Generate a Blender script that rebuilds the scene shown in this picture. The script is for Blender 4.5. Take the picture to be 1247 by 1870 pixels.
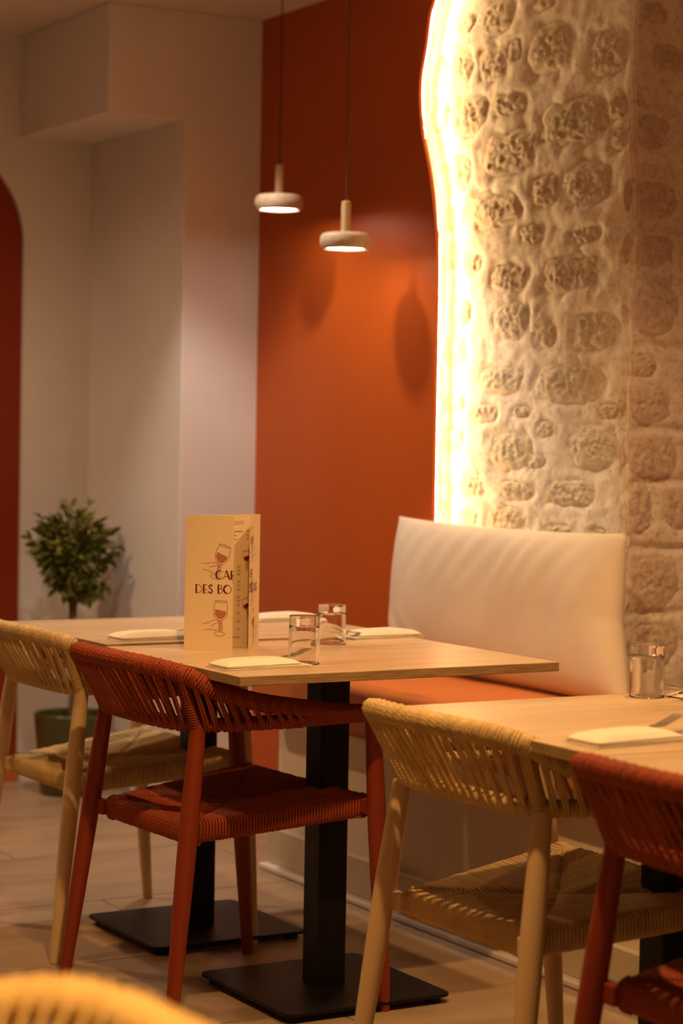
import bpy, bmesh, math, random
from mathutils import Vector, Matrix, noise
random.seed(7)
pi = math.pi
for o in list(bpy.data.objects): bpy.data.objects.remove(o)
scn = bpy.context.scene
COL = scn.collection

# ---------------------------------------------------------------- camera
CAM_H = 1.228
YAW, PITCH, ROLL = 0.53063, 0.034782, 0.017733
F = Vector((math.sin(YAW)*math.cos(PITCH), math.cos(YAW)*math.cos(PITCH), -math.sin(PITCH)))
R0 = Vector((math.cos(YAW), -math.sin(YAW), 0)); U0 = R0.cross(F)
Rv = math.cos(ROLL)*R0 + math.sin(ROLL)*U0
Uv = -math.sin(ROLL)*R0 + math.cos(ROLL)*U0
cam = bpy.data.cameras.new('camera'); camo = bpy.data.objects.new('camera', cam); COL.objects.link(camo)
M = Matrix(((Rv.x, Uv.x, -F.x, 0), (Rv.y, Uv.y, -F.y, 0), (Rv.z, Uv.z, -F.z, CAM_H), (0, 0, 0, 1)))
camo.matrix_world = M
cam.sensor_fit = 'VERTICAL'; cam.sensor_height = 36; cam.sensor_width = 24
cam.lens = 3920.5/1870*36
cam.clip_start = 0.05
cam.dof.use_dof = True; cam.dof.focus_distance = 4.35; cam.dof.aperture_fstop = 3.5
scn.camera = camo

# ---------------------------------------------------------------- world, exposure
w = bpy.data.worlds.new('world'); scn.world = w; w.use_nodes = True
w.node_tree.nodes['Background'].inputs[0].default_value = (1.0, 0.58, 0.30, 1)
w.node_tree.nodes['Background'].inputs[1].default_value = 0.23
vs = scn.view_settings
vs.view_transform = 'Standard'; vs.look = 'None'; vs.exposure = 0.0; vs.gamma = 1.0; vs.use_curve_mapping = False

# ceiling downlights: x, y, watts, cone angle, blend, radius, aim (dx, dy per metre of drop), tint
DOWNLIGHTS = [
    (2.63, 5.57, 72, 88, 0.4, 0.055, (0.10, -0.02), (1.0, .86, .71)),
    (1.50, 2.70, 140, 86, 0.6, 0.03, (0.34, 0.20), (1.0, .56, .20)),
    (2.80, 3.30, 88, 104, 0.6, 0.035, (0.06, 0.12), (1.0, .59, .27)),
    (1.20, 4.60, 30, 120, 0.8, 0.04, (0.35, 0.05), (1.0, .60, .27)),
    (0.30, 1.15, 310, 44, 0.8, 0.04, (0.05, 0.12), (1.0, .56, .18)),  # added over the near armchair, cone narrowed to brighten it alone
    (1.30, 6.10, 80, 130, 0.8, 0.04, (0.2, 0.1), (1.0, .64, .37)),
    (2.20, 1.30, 34, 130, 0.8, 0.04, (0.2, 0.3), (1.0, .62, .33)),  # added out of view to brighten the stone pier up to its top
]

# ---------------------------------------------------------------- node helpers
def mat(name, base=(.8, .8, .8), rough=.5, spec=.5, metal=0.0):
    m = bpy.data.materials.new(name); m.use_nodes = True
    b = m.node_tree.nodes['Principled BSDF']
    b.inputs['Base Color'].default_value = (*base, 1); b.inputs['Roughness'].default_value = rough
    b.inputs['Specular IOR Level'].default_value = spec; b.inputs['Metallic'].default_value = metal
    return m
def N(m, t, **kw):
    n = m.node_tree.nodes.new(t)
    for k, v in kw.items():
        if k.startswith('i_'):
            key = k[2:].replace('_', ' ')
            n.inputs[key].default_value = v
        else: setattr(n, k, v)
    return n
def LK(m, a, b): m.node_tree.links.new(a, b)
def bsdf(m): return m.node_tree.nodes['Principled BSDF']
def mapping(m, scale=(1, 1, 1), coord='Object', rot=(0, 0, 0)):
    tc = N(m, 'ShaderNodeTexCoord'); mp = N(m, 'ShaderNodeMapping')
    mp.inputs['Scale'].default_value = scale; mp.inputs['Rotation'].default_value = rot
    LK(m, tc.outputs[coord], mp.inputs[0]); return mp.outputs[0]
def noise_tex(m, vec, scale, detail=4, rough=.55):
    n = N(m, 'ShaderNodeTexNoise'); n.inputs['Scale'].default_value = scale
    n.inputs['Detail'].default_value = detail; n.inputs['Roughness'].default_value = rough
    if vec is not None: LK(m, vec, n.inputs['Vector'])
    return n.outputs['Fac']
def ramp(m, fac, stops):
    r = N(m, 'ShaderNodeValToRGB'); e = r.color_ramp.elements
    while len(e) < len(stops): e.new(.5)
    for k, (p, c) in enumerate(stops):
        e[k].position = p; e[k].color = (*c, 1) if len(c) == 3 else c
    LK(m, fac, r.inputs[0]); return r.outputs[0]
def bump(m, height, strength=.3, dist=.002):
    b = N(m, 'ShaderNodeBump'); b.inputs['Strength'].default_value = strength; b.inputs['Distance'].default_value = dist
    LK(m, height, b.inputs['Height']); LK(m, b.outputs[0], bsdf(m).inputs['Normal']); return b
def sc(c, k): return tuple(min(1, x*k) for x in c)

def plaster(name, base, rough=.75, mott=.06, bscale=60, bstr=.12):
    m = mat(name, base, rough, .25)
    v = mapping(m)
    LK(m, ramp(m, noise_tex(m, v, 3, 5), [(.3, sc(base, 1-mott)), (.7, sc(base, 1+mott*.5))]), bsdf(m).inputs['Base Color'])
    bump(m, noise_tex(m, v, bscale, 4), bstr, .002)
    return m
M_WHITE = plaster('white_plaster', (.80, .76, .735))
M_CEIL = plaster('ceiling_paint', (.76, .68, .62))
M_RUST = plaster('rust_paint', (.47, .088, .009), .42, .05, 90, .05)
M_RUST_DARK = plaster('dark_rust_paint', (.27, .035, .008), .5, .05, 90, .05)
M_SKIRT_RUST = plaster('rust_skirting_paint', (.62, .17, .035), .4)
M_BENCH = plaster('bench_panel_paint', (.85, .73, .58), .55, .08)
M_BENCHTILE = plaster('bench_skirting_stone', (.64, .55, .43), .5, .14, 40, .1)
M_TRIMW = mat('pale_trim', (.82, .74, .66), .45)

def stone_mat(name, c1, c2, bscale, bstr, bdist, cs=9):
    m = mat(name, c1, .95, .1); v = mapping(m)
    a = noise_tex(m, v, bscale, 8, .7)
    mx = N(m, 'ShaderNodeMix', data_type='RGBA', blend_type='MULTIPLY'); mx.inputs[0].default_value = 1
    LK(m, ramp(m, noise_tex(m, v, cs, 7, .7), [(.32, c2), (.62, c1)]), mx.inputs[6])
    LK(m, ramp(m, a, [(.34, (.62,)*3), (.50, (1, 1, 1))]), mx.inputs[7])
    LK(m, mx.outputs[2], bsdf(m).inputs['Base Color']); bump(m, a, bstr, bdist)
    return m
M_STONE = stone_mat('limestone', (.82, .71, .54), (.70, .58, .41), 80, .8, .008, 24)
M_MORTAR = stone_mat('lime_mortar', (.84, .77, .65), (.77, .67, .54), 55, .45, .006)
M_PSTONE = stone_mat('pier_limestone', (.84, .67, .53), (.68, .51, .38), 80, .9, .009, 24)
M_PMORTAR = stone_mat('pier_mortar', (.80, .69, .58), (.70, .57, .45), 55, .5, .006)

def wood_mat():
    base = (.60, .43, .255)
    m = mat('oak_laminate', base, .32, .5)
    v = mapping(m, (1.6, 34, 34)); v2 = mapping(m, (.7, 7, 7))
    g = noise_tex(m, v, 2.2, 8, .65); g2 = noise_tex(m, v2, 2.0, 3, .5)
    mx = N(m, 'ShaderNodeMath', operation='MULTIPLY_ADD'); LK(m, g2, mx.inputs[0]); mx.inputs[1].default_value = .55
    sb = N(m, 'ShaderNodeMath', operation='MULTIPLY'); LK(m, g, sb.inputs[0]); sb.inputs[1].default_value = .5
    LK(m, sb.outputs[0], mx.inputs[2])
    LK(m, ramp(m, mx.outputs[0], [(.36, sc(base, .70)), (.50, base), (.66, sc(base, 1.17))]), bsdf(m).inputs['Base Color'])
    rr = ramp(m, g, [(.3, (.27,)*3), (.7, (.38,)*3)]); LK(m, rr, bsdf(m).inputs['Roughness'])
    bump(m, g, .05, .001)
    return m
M_WOOD = wood_mat()
def edge_mat():
    base = (.38, .235, .095); m = mat('oak_edge', base, .5)
    v = mapping(m, (3, 3, 60)); g = noise_tex(m, v, 4, 8, .7)
    LK(m, ramp(m, g, [(.35, sc(base, .6)), (.62, sc(base, 1.15))]), bsdf(m).inputs['Base Color']); return m
M_EDGE = edge_mat()

def rope_mat(name, c, twist=170.0):
    m = mat(name, c, .62, .35)
    uv = N(m, 'ShaderNodeUVMap'); uv.uv_map = 'UVMap'
    sp = N(m, 'ShaderNodeSeparateXYZ'); LK(m, uv.outputs[0], sp.inputs[0])
    a = N(m, 'ShaderNodeMath', operation='MULTIPLY'); LK(m, sp.outputs[0], a.inputs[0]); a.inputs[1].default_value = twist
    b = N(m, 'ShaderNodeMath', operation='MULTIPLY_ADD'); LK(m, sp.outputs[1], b.inputs[0]); b.inputs[1].default_value = 3.0
    LK(m, a.outputs[0], b.inputs[2])
    t = N(m, 'ShaderNodeMath', operation='MULTIPLY'); LK(m, b.outputs[0], t.inputs[0]); t.inputs[1].default_value = 2*pi
    s = N(m, 'ShaderNodeMath', operation='SINE'); LK(m, t.outputs[0], s.inputs[0])
    h = N(m, 'ShaderNodeMath', operation='MULTIPLY_ADD'); LK(m, s.outputs[0], h.inputs[0]); h.inputs[1].default_value = .5; h.inputs[2].default_value = .5
    v = mapping(m); n = noise_tex(m, v, 25, 3)
    LK(m, ramp(m, n, [(.3, sc(c, .85)), (.7, sc(c, 1.08))]), bsdf(m).inputs['Base Color'])
    bump(m, h.outputs[0], .55, .0016)
    return m
RED = (.33, .052, .011); RED_M = (.26, .036, .008)
BEI = (.70, .48, .20); BEI_M = (.70, .49, .25)
M_ROPE = {'red': rope_mat('rust_rope', RED), 'beige': rope_mat('straw_rope', BEI)}
def paint_mat(name, c):
    m = mat(name, c, .45, .4); v = mapping(m)
    bump(m, noise_tex(m, v, 400, 2), .08, .0006); return m
M_METAL = {'red': paint_mat('rust_powder_coat', RED_M), 'beige': paint_mat('straw_powder_coat', BEI_M)}
M_BLACK = paint_mat('black_powder_coat', (.007, .0055, .005)); bsdf(M_BLACK).inputs['Specular IOR Level'].default_value = .25
M_RUBBER = mat('black_rubber', (.01, .01, .01), .7)

def fabric_mat(name, c, s=900, mott=.05):
    m = mat(name, c, .9, .15); v = mapping(m)
    bsdf(m).inputs['Sheen Weight'].default_value = .15
    LK(m, ramp(m, noise_tex(m, v, 6, 4), [(.3, sc(c, 1-mott)), (.7, sc(c, 1+mott))]), bsdf(m).inputs['Base Color'])
    bump(m, noise_tex(m, v, s, 2), .15, .0008); return m
M_PILLOW = fabric_mat('oatmeal_cloth', (.70, .61, .49))
M_SEAT = fabric_mat('rust_cushion_cloth', (.58, .165, .024))
M_NAPKIN = fabric_mat('cream_paper_napkin', (.86, .76, .60), 500)
M_STEEL = mat('polished_steel', (.72, .70, .66), .24, .5, 1.0)
M_GLASS = bpy.data.materials.new('clear_glass'); M_GLASS.use_nodes = True
gb = M_GLASS.node_tree.nodes['Principled BSDF']
gb.inputs['Transmission Weight'].default_value = 1; gb.inputs['Roughness'].default_value = 0.0; gb.inputs['IOR'].default_value = 1.47
gb.inputs['Base Color'].default_value = (1, .985, .96, 1)

def card_mat():
    c = (.80, .62, .40); m = mat('kraft_card', c, .8, .2); v = mapping(m)
    LK(m, ramp(m, noise_tex(m, v, 260, 3), [(.3, sc(c, .9)), (.6, c)]), bsdf(m).inputs['Base Color']); return m
M_CARD = card_mat()
M_INK_RED = mat('wine_ink', (.15, .010, .008), .8, .1)
M_INK_BROWN = mat('terracotta_ink', (.40, .14, .075), .8, .1)
M_INK_WINE = mat('wine_fill_ink', (.45, .17, .10), .8, .1)
M_INK_BLACK = mat('black_ink', (.035, .02, .015), .8, .1)

def trav_mat(name, c):
    m = mat(name, c, .5, .35); v = mapping(m)
    v2 = mapping(m, (1, 1, 3))
    n = noise_tex(m, v2, 22, 8, .7)
    LK(m, ramp(m, n, [(.30, sc(c, .55)), (.46, sc(c, .92)), (.7, sc(c, 1.12))]), bsdf(m).inputs['Base Color'])
    pits = ramp(m, noise_tex(m, mapping(m, (1, 1, 2.2)), 60, 3, .5), [(.30, (0, 0, 0)), (.36, (1, 1, 1))])
    bump(m, pits, .8, .003); return m
M_TRAV = trav_mat('travertine', (.62, .46, .31))
M_STEM = mat('pale_wood_stem', (.56, .36, .18), .5)
M_CORD = mat('brown_cord', (.07, .03, .015), .8)
M_EMIT = {}
def emit(name, c, s):
    m = bpy.data.materials.new(name); m.use_nodes = True; nt = m.node_tree; nt.nodes.remove(nt.nodes['Principled BSDF'])
    e = nt.nodes.new('ShaderNodeEmission'); e.inputs[0].default_value = (*c, 1); e.inputs[1].default_value = s
    nt.links.new(e.outputs[0], nt.nodes['Material Output'].inputs[0]); return m
M_DISC = emit('pendant_diffuser_glow', (1.0, .80, .64), 28)
M_LED = emit('led_strip_glow', (1.0, .68, .33), 135)
M_SPOT = emit('downlight_glow', (1.0, .72, .45), 8)
M_POT = mat('olive_glaze', (.075, .075, .018), .35, .5)
M_SOIL = plaster('dark_soil', (.03, .02, .012), .95)
M_BARK = plaster('pale_bark', (.16, .10, .05), .9)
def leaf_mat(name, c):
    m = mat(name, c, .5, .4); v = mapping(m)
    oi = N(m, 'ShaderNodeObjectInfo')
    LK(m, ramp(m, oi.outputs['Random'], [(0, sc(c, .55)), (1, sc(c, 1.35))]), bsdf(m).inputs['Base Color'])
    return m
M_LEAF = leaf_mat('leaf_green', (.20, .20, .022))
def tile_mat():
    c = (.40, .28, .175); m = mat('floor_tile_stone', c, .38, .45)
    tc = N(m, 'ShaderNodeTexCoord'); geo = N(m, 'ShaderNodeNewGeometry')
    mp = N(m, 'ShaderNodeMapping'); mp.inputs['Scale'].default_value = (1.0, 3.2, 1); LK(m, geo.outputs['Position'], mp.inputs[0])
    n = noise_tex(m, mp.outputs[0], 2.6, 6, .6)
    LK(m, ramp(m, n, [(.30, sc(c, .80)), (.52, c), (.72, sc(c, 1.12))]), bsdf(m).inputs['Base Color'])
    rr = ramp(m, n, [(.3, (.30,)*3), (.7, (.48,)*3)]); LK(m, rr, bsdf(m).inputs['Roughness'])
    return m
M_TILE = tile_mat()
M_GROUT = plaster('pale_grout', (.46, .35, .24), .8)

# ---------------------------------------------------------------- mesh helpers
class MB:
    def __init__(s): s.v = []; s.f = []; s.uv = {}; s.mi = []; s.cur = 0
    def add(s, vs, fs, uvs=None):
        o = len(s.v); s.v += [tuple(p) for p in vs]
        for k, f in enumerate(fs):
            if uvs: s.uv[len(s.f)] = uvs[k]
            s.f.append(tuple(i+o for i in f)); s.mi.append(s.cur)
    def box(s, a, b):
        (x0, y0, z0), (x1, y1, z1) = a, b
        s.add([(x0,y0,z0),(x1,y0,z0),(x1,y1,z0),(x0,y1,z0),(x0,y0,z1),(x1,y0,z1),(x1,y1,z1),(x0,y1,z1)],
              [(0,3,2,1),(4,5,6,7),(0,1,5,4),(1,2,6,5),(2,3,7,6),(3,0,4,7)])
    def obox(s, c, ax, ay, az):
        c = Vector(c); ax, ay, az = Vector(ax), Vector(ay), Vector(az)
        p = [c+ax*i+ay*j+az*k for k in (-1, 1) for i, j in ((-1,-1),(1,-1),(1,1),(-1,1))]
        s.add(p, [(0,3,2,1),(4,5,6,7),(0,1,5,4),(1,2,6,5),(2,3,7,6),(3,0,4,7)])
    def tube(s, pts, r, n=8, caps=True, uv=False, up=None):
        pts = [Vector(p) for p in pts]; m = len(pts)
        rr = r if isinstance(r, (list, tuple)) else [r]*m
        T = []
        for i in range(m):
            a = pts[max(0, i-1)]; b = pts[min(m-1, i+1)]; d = b-a
            T.append(d.normalized() if d.length > 1e-9 else Vector((0, 0, 1)))
        u = up or (Vector((0, 0, 1)) if abs(T[0].z) < .9 else Vector((1, 0, 0)))
        nrm = (u - T[0]*u.dot(T[0])).normalized()
        vs = []; L = [0.0]
        for i in range(m):
            if i:
                q = T[i-1].rotation_difference(T[i]); nrm = q @ nrm
                nrm = (nrm - T[i]*nrm.dot(T[i])).normalized(); L.append(L[-1]+(pts[i]-pts[i-1]).length)
            bn = T[i].cross(nrm)
            for k in range(n):
                a = 2*pi*k/n; vs.append(pts[i]+(nrm*math.cos(a)+bn*math.sin(a))*rr[i])
        fs = []; uvs = [] if uv else None
        for i in range(m-1):
            for k in range(n):
                k2 = (k+1) % n
                fs.append((i*n+k, i*n+k2, (i+1)*n+k2, (i+1)*n+k))
                if uv: uvs.append(((L[i], k/n), (L[i], (k+1)/n), (L[i+1], (k+1)/n), (L[i+1], k/n)))
        if caps:
            fs.append(tuple(reversed(range(n)))); fs.append(tuple((m-1)*n+k for k in range(n)))
            if uv: uvs += [tuple((0, 0) for _ in range(n))]*2
        s.add(vs, fs, uvs)
    def lathe(s, prof, n=40, c=(0, 0, 0), caps=True):
        vs = []; m = len(prof)
        for r, z in prof:
            for k in range(n):
                a = 2*pi*k/n; vs.append((c[0]+r*math.cos(a), c[1]+r*math.sin(a), c[2]+z))
        fs = [(i*n+k, i*n+(k+1) % n, (i+1)*n+(k+1) % n, (i+1)*n+k) for i in range(m-1) for k in range(n)]
        if caps:
            fs.append(tuple(reversed(range(n)))); fs.append(tuple((m-1)*n+k for k in range(n)))
        s.add(vs, fs)
    def grid(s, nu, nv, fn, flip=False):
        vs = [fn(i/nu, j/nv) for j in range(nv+1) for i in range(nu+1)]
        fs = []
        for j in range(nv):
            for i in range(nu):
                a = j*(nu+1)+i; q = (a, a+1, a+nu+2, a+nu+1)
                fs.append(q[::-1] if flip else q)
        s.add(vs, fs)
    def rbox(s, a, b, r, seg=3):
        """box with rounded vertical corners"""
        (x0, y0, z0), (x1, y1, z1) = a, b; ring = []
        for cx, cy, a0 in ((x1-r, y1-r, 0), (x0+r, y1-r, pi/2), (x0+r, y0+r, pi), (x1-r, y0+r, 1.5*pi)):
            for k in range(seg+1):
                t = a0+pi/2*k/seg; ring.append((cx+r*math.cos(t), cy+r*math.sin(t)))
        n = len(ring); vs = [(x, y, z0) for x, y in ring]+[(x, y, z1) for x, y in ring]
        s.add(vs, [tuple(reversed(range(n))), tuple(range(n, 2*n))]+[(k, (k+1) % n, n+(k+1) % n, n+k) for k in range(n)])
    def mesh(s, name, mats, smooth=False):
        me = bpy.data.meshes.new(name); me.from_pydata(s.v, [], s.f); 
        if not isinstance(mats, (list, tuple)): mats = [mats]
        for m in mats: me.materials.append(m)
        if any(s.mi): me.polygons.foreach_set('material_index', s.mi)
        if s.uv:
            ul = me.uv_layers.new(name='UVMap'); 
            flat = []
            for k, f in enumerate(s.f):
                u = s.uv.get(k) or [(0, 0)]*len(f)
                for p in u: flat += [p[0], p[1]]
            ul.data.foreach_set('uv', flat)
        if smooth: me.polygons.foreach_set('use_smooth', [True]*len(me.polygons))
        me.update(); return me
    def build(s, name, mats, parent=None, smooth=False, bevel=0, seg=2, loc=None):
        o = bpy.data.objects.new(name, s.mesh(name, mats, smooth)); COL.objects.link(o)
        if parent: o.parent = parent
        if loc: o.location = loc
        if bevel:
            b = o.modifiers.new('bevel', 'BEVEL'); b.width = bevel; b.segments = seg; b.limit_method = 'ANGLE'; b.angle_limit = .6
        return o
def smooth_angle(o, ang=.6):
    me = o.data
    me.polygons.foreach_set('use_smooth', [True]*len(me.polygons))
    bm = bmesh.new(); bm.from_mesh(me)
    for e in bm.edges:
        if len(e.link_faces) == 2 and e.calc_face_angle(0) > ang: e.smooth = False
    bm.to_mesh(me); bm.free()
    return o
def tag(o, label=None, cat=None, group=None, kind=None):
    if label: o['label'] = label
    if cat: o['category'] = cat
    if group: o['group'] = group
    if kind: o['kind'] = kind
    return o
def empty(name, loc=(0, 0, 0), rz=0, label=None, cat=None, group=None):
    o = bpy.data.objects.new(name, None); COL.objects.link(o); o.location = loc; o.rotation_euler = (0, 0, rz)
    o.empty_display_size = .1
    return tag(o, label, cat, group)
def copy_tree(o, parent=None):
    c = o.copy(); COL.objects.link(c)
    if parent: c.parent = parent
    for ch in list(o.children): copy_tree(ch, c)
    return c
def catmull(pts, n):
    pts = [Vector(p) for p in pts]; P = [2*pts[0]-pts[1]]+pts+[2*pts[-1]-pts[-2]]; out = []
    for i in range(1, len(P)-2):
        for k in range(n):
            t = k/n; a, b, c, d = P[i-1], P[i], P[i+1], P[i+2]
            out.append(.5*((2*b)+(c-a)*t+(2*a-5*b+4*c-d)*t*t+(3*b-a-3*c+d)*t**3))
    out.append(pts[-1]); return out
def resample(pts, step=None, n=None):
    L = [0.0]
    for i in range(1, len(pts)): L.append(L[-1]+(pts[i]-pts[i-1]).length)
    n = n or max(2, int(L[-1]/step)); out = []; j = 0
    for k in range(n+1):
        s = L[-1]*k/n
        while j < len(L)-2 and L[j+1] < s: j += 1
        t = (s-L[j])/max(1e-9, L[j+1]-L[j]); out.append(pts[j].lerp(pts[j+1], min(1, max(0, t))))
    return out, L[-1]

# ================================================================ SETTING
XW, YB, YR, ZC = 3.37, 6.316, 7.06, 2.60      # rust wall, white wall, recess wall, ceiling
XS, YC = 3.445, 4.419                          # stone wall plane and its corner

# floor and its tiles
fb = MB(); fb.box((-3.2, -2.6, -.06), (4.6, 7.3, -.004)); floor = tag(fb.build('floor', M_GROUT), kind='structure')
TW, TD = 1.2, .6
y = 4.55 - 12*TD; row = 0
tile_me = {}
while y < 7.2:
    x = 2.31 - 5*TW - (TW/2 if row % 2 else 0)
    while x < 4.5:
        x0, x1 = max(x, -3.2)+.0015, min(x+TW, 4.6)-.0015; y0, y1 = max(y, -2.6)+.0015, min(y+TD, 7.3)-.0015
        if x1-x0 > .03 and y1-y0 > .03:
            key = (round(x1-x0, 3), round(y1-y0, 3))
            if key not in tile_me:
                b = MB(); hx, hy = key[0]/2, key[1]/2; e = .0015
                b.add([(-hx,-hy,-.004),(hx,-hy,-.004),(hx,hy,-.004),(-hx,hy,-.004),(-hx+e,-hy+e,0),(hx-e,-hy+e,0),(hx-e,hy-e,0),(-hx+e,hy-e,0)],
                      [(0,3,2,1),(4,5,6,7),(0,1,5,4),(1,2,6,5),(2,3,7,6),(3,0,4,7)])
                tile_me[key] = b.mesh('floor_tile', M_TILE)
            t = bpy.data.objects.new('floor_tile', tile_me[key]); COL.objects.link(t); t.parent = floor
            t.location = ((x0+x1)/2, (y0+y1)/2, 0)
        x += TW
    y += TD; row += 1

b = MB(); b.box((-3.2, -2.6, ZC), (4.6, 7.3, ZC+.08)); tag(b.build('ceiling', M_CEIL), kind='structure')
# left room wall, far out of view
b = MB(); b.box((-3.3, -2.6, 0), (-3.2, 7.3, ZC)); tag(b.build('wall_left', M_WHITE), kind='structure')
# white wall segment beside the rust wall (a pilaster block) and the box hung over the recess
b = MB(); b.box((3.092, YB, 0), (XW+.08, YR+.1, ZC)); b.build('wall_back', M_WHITE, bevel=.004); tag(bpy.data.objects['wall_back'], kind='structure')
b = MB(); b.box((2.818, YB, 2.25), (3.092, YR+.05, ZC)); tag(b.build('trim_1', M_WHITE, bevel=.004), kind='structure')
# recess wall with the arched opening
AX0, AX1, AZS = 2.131, 2.841, 1.880; AR = (AX1-AX0)/2; ACX = (AX0+AX1)/2
arch = [(AX1, 0), (AX1, AZS*.5)]+[(ACX+AR*math.cos(t), AZS+AR*math.sin(t)) for t in [pi*k/40 for k in range(41)]]+[(AX0, AZS*.5), (AX0, 0)]
b = MB(); n = len(arch)
outer = []
for x, z in arch:
    if z <= AZS: outer.append((3.10 if x > ACX else -3.2, z))
    else:
        t = math.atan2(z-AZS, x-ACX); dx, dz = math.cos(t), math.sin(t)
        k = min((3.10-ACX)/dx if dx > 1e-6 else 1e9, (ACX+3.2)/-dx if dx < -1e-6 else 1e9, (ZC-AZS)/dz if dz > 1e-6 else 1e9)
        outer.append((ACX+dx*k, AZS+dz*k))
vs = [(x, YR, z) for x, z in arch]+[(x, YR, z) for x, z in outer]
b.add(vs, [(i, i+1, n+i+1, n+i) for i in range(n-1)])
# fill the two upper corners left by the fan
for sx in (1, -1):
    xc = 3.10 if sx > 0 else -3.2
    cand = [(i, o) for i, o in enumerate(outer)]
    for i in range(n-1):
        a, c = outer[i], outer[i+1]
        if (abs(a[0]-xc) < 1e-6) != (abs(c[0]-xc) < 1e-6) and (abs(a[1]-ZC) < 1e-6 or abs(c[1]-ZC) < 1e-6):
            b.add([(a[0], YR, a[1]), (c[0], YR, c[1]), (xc, YR, ZC)], [(0, 1, 2)])
b.add([(x, YR, z) for x, z in arch]+[(x, YR+.05, z) for x, z in arch], [(i, n+i, n+i+1, i+1) for i in range(n-1)])
tag(b.build('wall_recess', M_WHITE), kind='structure')
b = MB(); b.box((AX0-.05, YR+.02, 0), (AX1+.05, YR+.06, AZS+AR+.05)); dr = tag(b.build('door_1', M_RUST_DARK), kind='structure')
b = MB(); b.box((AX0+.002, YR-.012, .001), (AX1-.002, YR+.019, .085)); b.build('door_sill', M_SKIRT_RUST, dr, bevel=.003)

# rust panel wall with a wavy free edge
wave = [(2.60, 5.255), (2.495, 5.272), (2.458, 5.292), (2.367, 5.311), (2.282, 5.335), (2.208, 5.336), (2.123, 5.320), (2.067, 5.300), (2.004, 5.276), (1.92, 5.254), (1.853, 5.240), (1.785, 5.230), (1.649, 5.226), (1.48, 5.225), (1.23, 5.225), (.9, 5.223), (.60, 5.222)]
edge = catmull([(0, yy, zz) for zz, yy in wave], 6)
b = MB(); PT = .012; e = edge+[Vector((0, 5.222, 0))]
m_ = len(e); vs = []
for xx in (XW, XW+PT):
    vs += [(xx, p.y, p.z) for p in e]+[(xx, YB, p.z) for p in e]
fs = []
for i in range(m_-1):
    fs += [(i, i+1, m_+i+1, m_+i), (2*m_+i, 3*m_+i, 3*m_+i+1, 2*m_+i+1), (i, 2*m_+i, 2*m_+i+1, i+1), (m_+i, m_+i+1, 3*m_+i+1, 3*m_+i)]
b.add(vs, fs); tag(b.build('trim_2', M_RUST), kind='structure')
# LED strip glued behind the edge of the panel
led = [Vector((XW+.024, p.y+.030, p.z)) for p in edge if p.z > .62]
led, _ = resample(led, .03)
b = MB()
for p, q in zip(led[:-1], led[1:]):
    b.add([p+Vector((-.006, 0, 0)), p+Vector((.008, 0, 0)), q+Vector((.008, 0, 0)), q+Vector((-.006, 0, 0))], [(0, 1, 2, 3)])
t = empty('led_strip', (XW+.024, 5.25, .7), label='warm led strip glued behind the wavy edge of the rust panel', cat='light strip')
o = b.build('led_ribbon', M_LED, t); o.matrix_parent_inverse = Matrix.Translation((-(XW+.024), -5.25, -.7))
b = MB(); b.tube([p+Vector((.001, .0045, 0)) for p in led], .004, 4); o = b.build('led_backing', M_TRIMW, t); o.matrix_parent_inverse = Matrix.Translation((-(XW+.024), -5.25, -.7))

# ---- stone walls: lime mortar with rough stones set in it
LIT = [(5.026,2.407,.202,.102),(5.182,2.42,.122,.073),(4.8,2.412,.11,.035),(5.032,2.283,.16,.108),(5.189,2.305,.123,.098),(4.927,2.309,.072,.065),(4.767,2.286,.217,.139),(4.501,2.236,.173,.122),(5.157,2.154,.199,.122),(4.965,2.161,.188,.065),(4.646,2.076,.314,.136),(4.459,2.093,.09,.061),(4.447,2.009,.09,.061),(4.951,2.023,.282,.137),(5.195,1.994,.134,.117),(4.582,1.906,.243,.129),(4.772,1.907,.139,.098),(5.009,1.874,.297,.132),(5.246,1.869,.079,.068),(4.828,1.795,.131,.058),(4.576,1.771,.14,.051),(4.937,1.679,.198,.089),(5.108,1.731,.098,.061),(5.231,1.757,.102,.08),(4.632,1.673,.314,.119),(4.922,1.559,.187,.107),(4.758,1.513,.109,.07),(5.181,1.594,.123,.08),(4.54,1.517,.231,.106),(5.199,1.477,.135,.105),(4.97,1.396,.242,.078),(4.659,1.38,.298,.12),(5.05,1.301,.183,.061),(5.205,1.332,.113,.049),(4.861,1.306,.092,.035),(4.749,1.26,.079,.046),(4.467,1.309,.082,.039),(4.911,1.2,.259,.107),(5.201,1.226,.124,.08),(4.786,1.172,.09,.041),(4.529,1.211,.24,.118),(5.119,1.093,.176,.067),(5.254,1.114,.057,.037),(4.885,1.088,.195,.053),(4.638,1.089,.258,.074),(4.914,1.009,.228,.071),(5.127,1.007,.132,.061),(5.251,1.033,.057,.031),(4.681,.987,.136,.034),(4.51,.99,.074,.028),
       (5.30,2.30,.09,.10),(5.31,2.17,.10,.09),(5.31,1.70,.09,.08),(5.30,1.40,.09,.09),(4.9,.88,.25,.08),(4.6,.87,.22,.09),(5.15,.87,.16,.08)]
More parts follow.
